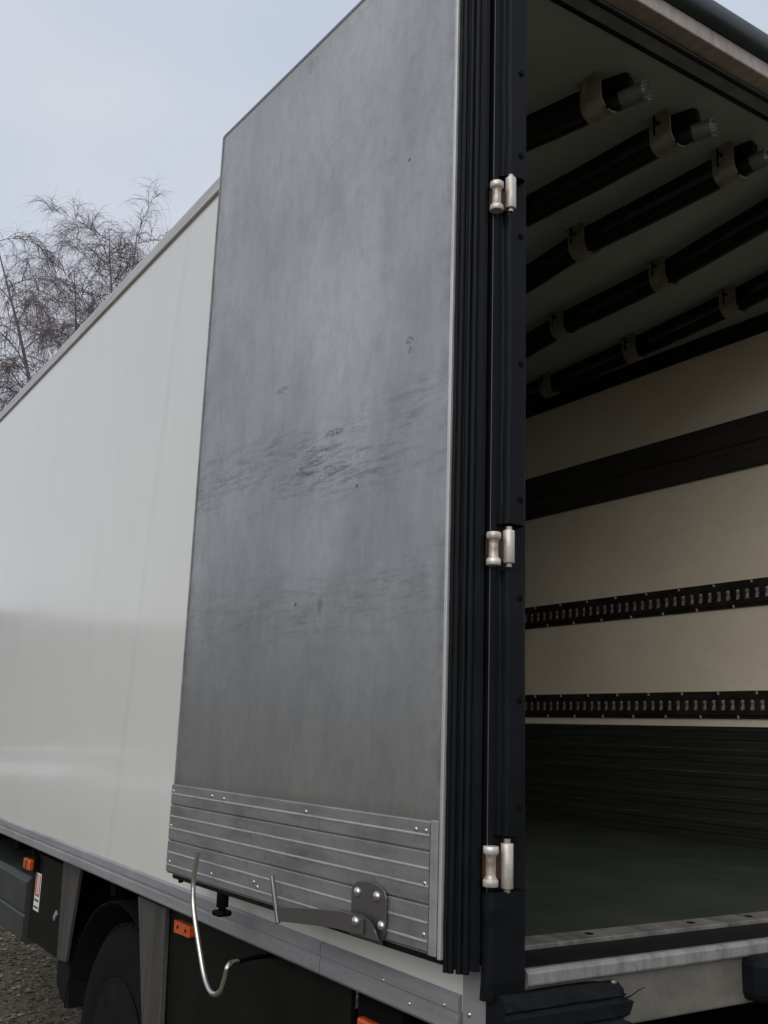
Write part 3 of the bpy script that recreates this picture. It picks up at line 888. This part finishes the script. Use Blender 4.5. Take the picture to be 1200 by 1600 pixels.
# information sticker on the box edge
s_ = part('sticker', MB().box(0.0585, 0.0598, 3.340, 3.430, 0.862, 1.026), 'white_ink', pl, label='white and red sticker with a white figure one')
part('sticker_print', MB().box(0.0577, 0.0583, 3.347, 3.360, 0.925, 1.020).box(0.0577, 0.0583, 3.3605, 3.420, 0.925, 0.934).box(0.0577, 0.0583, 3.380, 3.389, 0.936, 1.018).box(0.0577, 0.0583, 3.405, 3.423, 0.936, 1.020), 'red_ink', pl)
pb = MB()
for z0 in (0.872, 0.902):
    for k in range(6):
        pb.box(0.0577, 0.0583, 3.350 + k * .0125, 3.359 + k * .0125, z0, z0 + .010)
part('sticker_print', pb, 'black_ink', pl)

# orange marker lights
ml = part('marker_light', MB().box(0.012, 0.040, 3.41, 3.515, 1.035, 1.085), 'orange', w=0.008, label='small orange marker light on a black stalk')
part('light_bracket', MB().box(0.041, 0.06, 3.40, 3.50, 1.030, 1.095).box(0.041, 0.055, 3.44, 3.47, 1.095, 1.14), 'black', ml)
part('light_seam', MB().box(0.0105, 0.0125, 3.455, 3.463, 1.04, 1.08), 'black', ml)
ml = part('marker_light', MB().prism([(1.490, 1.080), (1.490, 1.113), (1.620, 1.113), (1.620, 1.076)], 0, 0.022, 0.041), 'orange', w=0.005, label='flat orange marker light with two screws on the green panel')
for yy in (1.525, 1.59):
    part('screw', MB().lathe((0.0225, yy, 1.095), (-1, 0, 0), [(0, .006), (.0015, .006)], 10), 'black', ml)
ml = part('marker_light', MB().box(0.012, 0.034, 0.36, 0.49, 1.058, 1.092), 'orange', w=0.006, label='orange reflector under the rear end of the rail')
part('light_bracket', MB().box(0.0345, 0.06, 0.34, 0.52, 1.06, 1.134), 'black', ml)

def smoothpath(pts, sub=6):
    P = [Vector(p) for p in pts]
    out = []
    for i in range(len(P) - 1):
        p0, p1, p2, p3 = P[max(i - 1, 0)], P[i], P[i + 1], P[min(i + 2, len(P) - 1)]
        for k in range(sub):
            t = k / sub
            out.append(0.5 * ((2 * p1) + (p2 - p0) * t + (2 * p0 - 5 * p1 + 4 * p2 - p3) * t * t + (3 * p1 - p0 - 3 * p2 + p3) * t ** 3))
    out.append(P[-1])
    return out


# bent steel rod for holding the door, hung under the body
rod = [(0.30, 1.16, 1.10), (0.05, 0.985, 1.124), (-0.06, 0.89, 1.146), (-0.15, 0.785, 1.164), (-0.185, 0.745, 1.172), (-0.2, 0.733, 1.165), (-0.2, 0.738, 1.152), (-0.2, 0.748, 1.130), (-0.2, 0.762, 1.109), (-0.2, 0.785, 1.096), (-0.2, 0.812, 1.093), (-0.2, 0.838, 1.102), (-0.2, 0.866, 1.125),
       (-0.2, 0.895, 1.165), (-0.2, 0.935, 1.225), (-0.2, 0.957, 1.265), (-0.2, 0.966, 1.295), (-0.2, 0.969, 1.338), (-0.2, 0.951, 1.404)]
part('door_holder', MB().tube(smoothpath(rod[3:], 5), 0.0062, 12), 'chrome', label='bent bright steel rod hooked up in front of the door')
part('holder_shank', MB().tube(rod[:4], 0.0064, 10), 'black')
part('holder_bracket', MB().box(0.27, 0.33, 1.12, 1.20, 1.085, 1.134), 'black')

# ------------------------------------------------------------------ the open door (part of the truck)
DA, DW, DZ0, DZ1 = 0.0527, 1.227, 1.308, 3.668
d = MB().box(0.004, DW, -0.046, 0.0, DZ0, DZ1)
door = bpy.data.objects.new('rear_door', d.mesh('rear_door', M['door_skin']))
COL.objects.link(door)
door.parent = truck
door.location = Vector((-0.0856, 0.0429, 0)) - TL
door.rotation_euler = (0, 0, math.pi / 2 + DA)
door['label'] = 'scuffed grey rear door folded back along the side'


def dpart(name, mb, mat, w=0.0, label=None):
    return part(name, mb, mat, door, w, label)

dpart('edge_trim', MB().box(-0.002, 0.007, -0.05, 0.0045, DZ0 - .003, DZ1), 'alu_trim', 0.0015, 'pale metal trim on the hinge edge')
dpart('edge_trim', MB().box(DW + .0005, DW + 0.005, -0.048, 0.003, DZ0, DZ1), 'alu')
dpart('top_trim', MB().box(0.009, DW - .001, -0.048, 0.0012, DZ1 - .006, DZ1 + .004), 'steel')
# ribbed rubber seal on the hinge edge
for (sx, ny, r) in ((-0.006, -0.006, .0050), (-0.014, -0.012, .0070), (-0.026, -0.022, .0060), (-0.035, -0.031, .0075)):
    wr = random.Random(int(r * 1e5) + int(-sx * 1e4))
    npt = 60
    dpart('seal_rib', MB().tube([(sx + wr.uniform(-.0004, .0004), ny + wr.uniform(-.0004, .0004), DZ0 - .024 + (DZ1 + .034 - DZ0) * k / npt) for k in range(npt + 1)], [r * wr.uniform(.95, 1.04) for k in range(npt + 1)], 10), 'rubber')
dpart('seal_base', MB().prism([(-0.0025, -0.004), (-0.0025, -0.048), (-0.056, -0.048), (-0.054, -0.040), (-0.030, -0.030), (-0.010, -0.010)], 2, DZ0 - .018, DZ1 + .008), 'rubber')
dpart('bottom_seal', MB().box(0.0, DW - .01, -0.044, -0.006, DZ0 - .014, DZ0 - .0005), 'rubber', 0.004)
dpart('seal_strip', MB().box(-0.0630, -0.0618, -0.0590, -0.0570, DZ0, DZ1), 'steel', 0, 'thin bright metal strip beside the hinges')
dpart('seal_backing', MB().box(-0.064, -0.028, -0.072, -0.0592, DZ0 - .01, DZ1), 'rubber')

# aluminium planks of the kick plate, each with raised ridges
KS0, KS1 = 0.034, DW + 0.008
def plank(z0, z1, ridges):
    pts = [(0.001, z0), (0.0035, z0), (0.006, z0 + .0025)]
    pts += [(0.006, z1 - .0025), (0.0035, z1), (0.001, z1)]
    m = MB()
    m.prism([(q[0], q[1]) for q in pts], 0, KS0, KS1)
    dpart('plank', m, 'alu_plank')
    for rz in ridges:            # polished raised ridges
        dpart('ridge', MB().prism([(0.0058, rz - .0030), (0.0072, rz - .0020), (0.0076, rz), (0.0072, rz + .0020), (0.0058, rz + .0030)], 0, KS0 + .0005, KS1 - .0005), 'ridge')
plank(1.312, 1.3965, (1.331, 1.365))
plank(1.3985, 1.4955, (1.431, 1.464))
plank(1.4975, 1.553, (1.526,))
dpart('kick_trim', MB().box(0.0095, 0.032, 0.0009, 0.0065, DZ0, 1.556), 'alu', 0.002)
rivet_me = MB().lathe((0, 0, 0), (0, 1, 0), [(0, .0048), (.0014, .0044), (.0024, .0025), (.0026, .001)], 10).mesh('rivet', M['bolt'])
for s, z in ((1.222, 1.534), (0.976, 1.5365), (0.907, 1.5345), (0.493, 1.5345), (0.078, 1.5345), (0.046, 1.5345), (0.046, 1.436), (0.046, 1.343), (0.701, 1.3405), (1.222, 1.438), (1.215, 1.340), (0.95, 1.340), (0.72, 1.35)):
    link('rivet', rivet_me, door, (s, 0.006, z))

# hook plate and hook arm on the kick plate
pp = [(0.160, 1.345), (0.160, 1.392), (0.168, 1.406), (0.182, 1.413), (0.215, 1.418), (0.262, 1.414), (0.280, 1.404), (0.285, 1.390), (0.282, 1.31), (0.20, 1.303), (0.172, 1.308), (0.163, 1.322)]
m = MB()
vs = [(s, 0.0096, z) for s, z in pp] + [(s, 0.0140, z) for s, z in pp]
k = len(pp)
m.add(vs, [tuple(range(k)), tuple(range(2 * k - 1, k - 1, -1))] + [(i + 1 if i < k - 1 else 0, i, k + i, k + (i + 1) % k) for i in range(k)])
dpart('hook_plate', m, 'steel', 0.0015)
bolt_me = MB().lathe((0, 0, 0), (0, 1, 0), [(0, .0105), (.003, .0100), (.006, .006), (.007, .001)], 14).mesh('bolt', M['bolt'])
for s, z in ((0.262, 1.391), (0.192, 1.392), (0.174, 1.338)):
    link('bolt', bolt_me, door, (s, 0.014, z))
# folded lower flange carrying the arm
m = MB()
fo = [(.165, 1.313), (.178, 1.330), (.19, 1.341), (.205, 1.348), (.222, 1.352), (.27, 1.352), (.31, 1.350), (.31, 1.314), (.25, 1.311)]
k = len(fo)
vs = [(s, 0.0245, z) for s, z in fo] + [(s, 0.028, z) for s, z in fo]
m.add(vs, [tuple(range(k)), tuple(range(2 * k - 1, k - 1, -1))] + [((i + 1) % k, i, k + i, k + (i + 1) % k) for i in range(k)])
m.prism([(0.0142, 1.3035), (0.0142, 1.3075), (0.0185, 1.3085), (0.0225, 1.3125), (0.0240, 1.318), (0.0275, 1.318), (0.0265, 1.312), (0.0215, 1.306)], 0, 0.166, 0.275)
dpart('hook_flange', m, 'steel')
m = MB()
arm = [(0.212, 1.346, 1.316), (0.26, 1.351, 1.3125), (0.303, 1.3495, 1.3125), (0.40, 1.339, 1.3045), (0.48, 1.329, 1.296), (0.557, 1.3195, 1.2875)]
vs = []
for s, zt, zb in arm:
    vs += [(s, 0.0290, zb), (s, 0.0290, zt), (s, 0.0335, zt), (s, 0.0335, zb)]
fs = [(4 * i + j, 4 * i + (j + 1) % 4, 4 * i + 4 + (j + 1) % 4, 4 * i + 4 + j) for i in range(len(arm) - 1) for j in range(4)]
fs += [(3, 2, 1, 0), (len(vs) - 4, len(vs) - 3, len(vs) - 2, len(vs) - 1)]
m.add(vs, fs)
dpart('hook_arm', m, 'steel', 0.001)
dpart('hook_end', MB().tube([(0.551, 0.031, 1.284), (0.556, 0.031, 1.295), (0.574, 0.031, 1.340), (0.590, 0.031, 1.381)], 0.0058, 12), 'steel')
link('bolt', bolt_me, door, (0.237, 0.0335, 1.338))
# black rubber stop under the lower edge
m = MB()
m.lathe((0.93, -0.022, DZ0 - .013), (0, 0, -1), [(0, .016), (.036, .016), (.038, .010), (.048, .010)], 14)
for k in range(4):
    a = R(45 + 90 * k)
    m.lathe((0.93 + .013 * math.cos(a), -0.022 + .013 * math.sin(a), DZ0 - .058), (0, 0, -1), [(0, .011), (.004, .014), (.009, .014), (.013, .010)], 10)
dpart('door_stop', m, 'black')
dpart('door_stop', MB().lathe((1.19, -0.022, DZ0 - .013), (0, 0, -1), [(0, .008), (.010, .007)], 10), 'black')

# ------------------------------------------------------------------ tubes held under the ceiling (each a thing)
ZT = ZC - .082
TLAB = ['black tube under the truck ceiling, nearest the open door, with frayed pale end',
        'black tube under the truck ceiling, second from the open door',
        'black tube in the middle of the five under the truck ceiling',
        'black tube under the truck ceiling, second from the cream wall',
        'black tube under the truck ceiling, nearest the cream wall']
TP = [[(0.70, 0.20), (0.655, 0.315), (0.575, 0.63), (0.50, 1.0), (0.46, 1.61), (0.45, 2.25), (0.45, 4.3), (0.45, 6.2)],
      [(1.00, 0.205), (0.955, 0.315), (0.905, 0.985), (0.86, 1.61), (0.83, 2.25), (.83, 4.3), (.83, 6.2)],
      [(1.275, 0.205), (1.256, 0.315), (1.240, 0.985), (1.295, 1.61), (1.32, 2.25), (1.32, 4.3), (1.32, 6.2)],
      [(1.585, 0.20), (1.60, 0.33), (1.690, 0.985), (1.718, 1.61), (1.80, 2.25), (1.85, 4.3), (1.85, 6.2)],
      [(2.00, 0.20), (2.03, 0.33), (2.13, 0.985), (2.19, 1.61), (2.225, 2.25), (2.25, 4.3), (2.25, 6.2)]]
tr = random.Random(21)
for i, (pts, lab) in enumerate(zip(TP, TLAB)):
    p3 = []
    for j, (x, y) in enumerate(pts):
        p3.append((x, y, ZT + (0.012 if j == 0 else 0)))
        if 0 < j < len(pts) - 1:
            x2, y2 = pts[j + 1]
            p3.append(((x + x2) / 2, (y + y2) / 2, ZT - 0.002))
    path = smoothpath(p3)
    base = Vector(path[0])
    e = bpy.data.objects.new('tube', None)
    COL.objects.link(e)
    e.location = base
    e['label'] = lab
    e['category'] = 'tube'
    e['group'] = 'tubes clamped under the truck ceiling'
    loc = [p - base for p in path]
    # dark strip on the ceiling above the tube, parented to the truck
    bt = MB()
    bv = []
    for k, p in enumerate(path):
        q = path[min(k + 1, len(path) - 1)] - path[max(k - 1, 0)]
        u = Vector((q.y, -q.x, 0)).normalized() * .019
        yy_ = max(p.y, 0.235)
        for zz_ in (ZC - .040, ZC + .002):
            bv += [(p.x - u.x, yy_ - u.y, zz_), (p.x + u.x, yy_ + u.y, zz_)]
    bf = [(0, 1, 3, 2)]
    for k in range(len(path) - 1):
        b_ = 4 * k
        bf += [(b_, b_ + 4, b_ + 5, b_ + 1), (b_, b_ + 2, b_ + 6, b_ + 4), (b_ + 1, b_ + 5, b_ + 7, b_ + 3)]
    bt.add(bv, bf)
    part('ceiling_strip', bt, 'tube')
    link('pipe', MB().tube(loc, 0.026, 16).mesh('pipe', M['tube']), e)
    # grey sleeve and torn wrap at the rear end
    s0, s1 = loc[0], loc[4]
    dirv = (s0 - s1).normalized()
    link('sleeve', MB().tube([s1 + dirv * .015, s0 + dirv * .012], 0.0275, 16).mesh('sleeve', M['tube_grey']), e)
    m = MB()
    for k in range(18):
        a = 2 * math.pi * k / 18 + tr.uniform(-.2, .2)
        u = Vector((dirv.y, -dirv.x, 0)).normalized()
        w = Vector((0, 0, 1))
        o1 = s0 + dirv * .01 + (u * math.cos(a) + w * math.sin(a)) * .027
        tang = (w * math.cos(a) - u * math.sin(a))
        out = (u * math.cos(a) + w * math.sin(a))
        ln = tr.uniform(.004, .026)
        bend = tr.uniform(-.007, .007)
        vs = [o1 + tang * .0028, o1 - tang * .0028, o1 + dirv * ln * .6 + out * bend * .5 - tang * .0022, o1 + dirv * ln * .6 + out * bend * .5 + tang * .0016, o1 + dirv * ln + out * bend + tang * tr.uniform(-.004, .004)]
        vs2 = [v + out * .0012 for v in vs]
        m.add(vs + vs2, [(0, 1, 2, 3), (3, 2, 4), (8, 7, 6, 5), (9, 7, 8), (0, 5, 6, 1), (1, 6, 7, 2), (2, 7, 9, 4), (4, 9, 8, 3), (3, 8, 5, 0)])
    link('torn_wrap', m.mesh('torn_wrap', M['tatter']), e)

# ------------------------------------------------------------------ bare birches beyond the truck
def birch(name_label, bx, by, height, seed, lean, sides, droop, n_twig, weep=0):
    rr = random.Random(seed)
    root = bpy.data.objects.new('birch_tree', None)
    COL.objects.link(root)
    root.location = (bx, by, 0)
    root['label'] = name_label
    root['category'] = 'tree'
    root['group'] = 'bare birches beyond the truck'
    trunk, limb, twig = MB(), MB(), MB()
    # trunk path
    pts = []
    n_ = 16
    x = y = 0.0
    for i in range(n_ + 1):
        t = i / n_
        pts.append(Vector((lean[0] * t ** 2.2 + 0.25 * math.sin(t * 7 + seed) * t, lean[1] * t, height * t)))
    rad = [0.19 * (1 - 0.93 * i / n_) for i in range(n_ + 1)]
    trunk.tube(pts, rad, 8)

    def at(t):
        f = t * n_
        i = min(int(f), n_ - 1)
        return pts[i].lerp(pts[i + 1], f - i)

    def hang(p, d, L, r, seg, sagk, mb, sd):
        """a shoot that starts along d and bends over under gravity"""
        q, v = p.copy(), d.normalized()
        path, rs = [q.copy()], [r]
        step = L / seg
        for k in range(seg):
            v = (v + Vector((rr.uniform(-.13, .13), rr.uniform(-.13, .13), -sagk * (0.35 + k / seg)))).normalized()
            q = q + v * step
            path.append(q.copy())
            rs.append(max(r * (1 - (k + 1) / seg * 0.8), 0.0022))
        mb.tube(path, rs, sd, cap=False)
        return path

    nb = sides
    for b in range(nb):
        t = 0.42 + 0.56 * (b + rr.random() * .8) / nb
        p = at(t)
        az = b * 2.4 + rr.uniform(-.5, .5)
        el = R(rr.uniform(30, 60))
        L = (height * 0.30) * (1.12 - t) * rr.uniform(1.0, 1.7) + 0.9
        dvec = Vector((math.cos(az) * math.cos(el), math.sin(az) * math.cos(el), math.sin(el)))
        bp = hang(p, dvec, L, 0.045 * (1.25 - t), 10, droop, limb, 5)
        if weep:
            for k in range(4, 11):
                for _ in range(weep):
                    hang(bp[k], Vector((rr.uniform(-1, 1), rr.uniform(-1, 1), -.1)), rr.uniform(1.0, 2.6), 0.0055, 7, 1.1, twig, 3)
        # secondary shoots, then hanging twigs from those
        for k in range(2, 11):
            for rep in range(2):
                q = bp[k]
                axis = (bp[k] - bp[k - 1]).normalized()
                side = Vector((rr.uniform(-1, 1), rr.uniform(-1, 1), rr.uniform(-.1, 1.0))).normalized()
                L2 = rr.uniform(0.7, 1.7) * (0.5 + 0.5 * (1.15 - t) * 1.4)
                sp = hang(q, axis * .8 + side, L2, 0.011, 7, droop * 1.6, limb, 4)
                for m_ in range(1, 8):
                    for _ in range(n_twig):
                        s3 = Vector((rr.uniform(-1, 1), rr.uniform(-1, 1), rr.uniform(-.5, .6))).normalized()
                        hang(sp[m_], (sp[m_] - sp[m_ - 1]).normalized() + s3 * .9, rr.uniform(.25, .85), 0.0052, 4, droop * 2.6, twig, 3)
    link('trunk', trunk.mesh('trunk', M['bark']), root)
    link('limbs', limb.mesh('limbs', M['twig']), root)
    c_ = link('crown', twig.mesh('crown', M['twig']), root)
    return root

birch('tall bare birch at the left of the row, its weeping crown crossing the picture edge', 6.6, 30.0, 17.4, 4, (-2.6, 0.4), 22, 0.25, 2, 3)
birch('bare birch with long weeping branches just above the roof rail, lowest of the row', 5.8, 28.5, 12.4, 9, (-3.4, 0.0), 16, 0.25, 2, 2)
birch('bare birch in the middle of the row with a dense reddish crown', 7.2, 31.5, 17.3, 15, (-0.4, 0.2), 26, 0.18, 2, 2)
birch('tallest bare birch, at the right end of the row by the roof rail', 8.9, 31.0, 19.0, 23, (-0.9, 0.3), 28, 0.13, 2, 1)
birch('slim bare birch close behind the tallest one, beside the roof rail', 9.8, 33.0, 20.2, 31, (-0.5, 0.2), 24, 0.13, 1, 1)
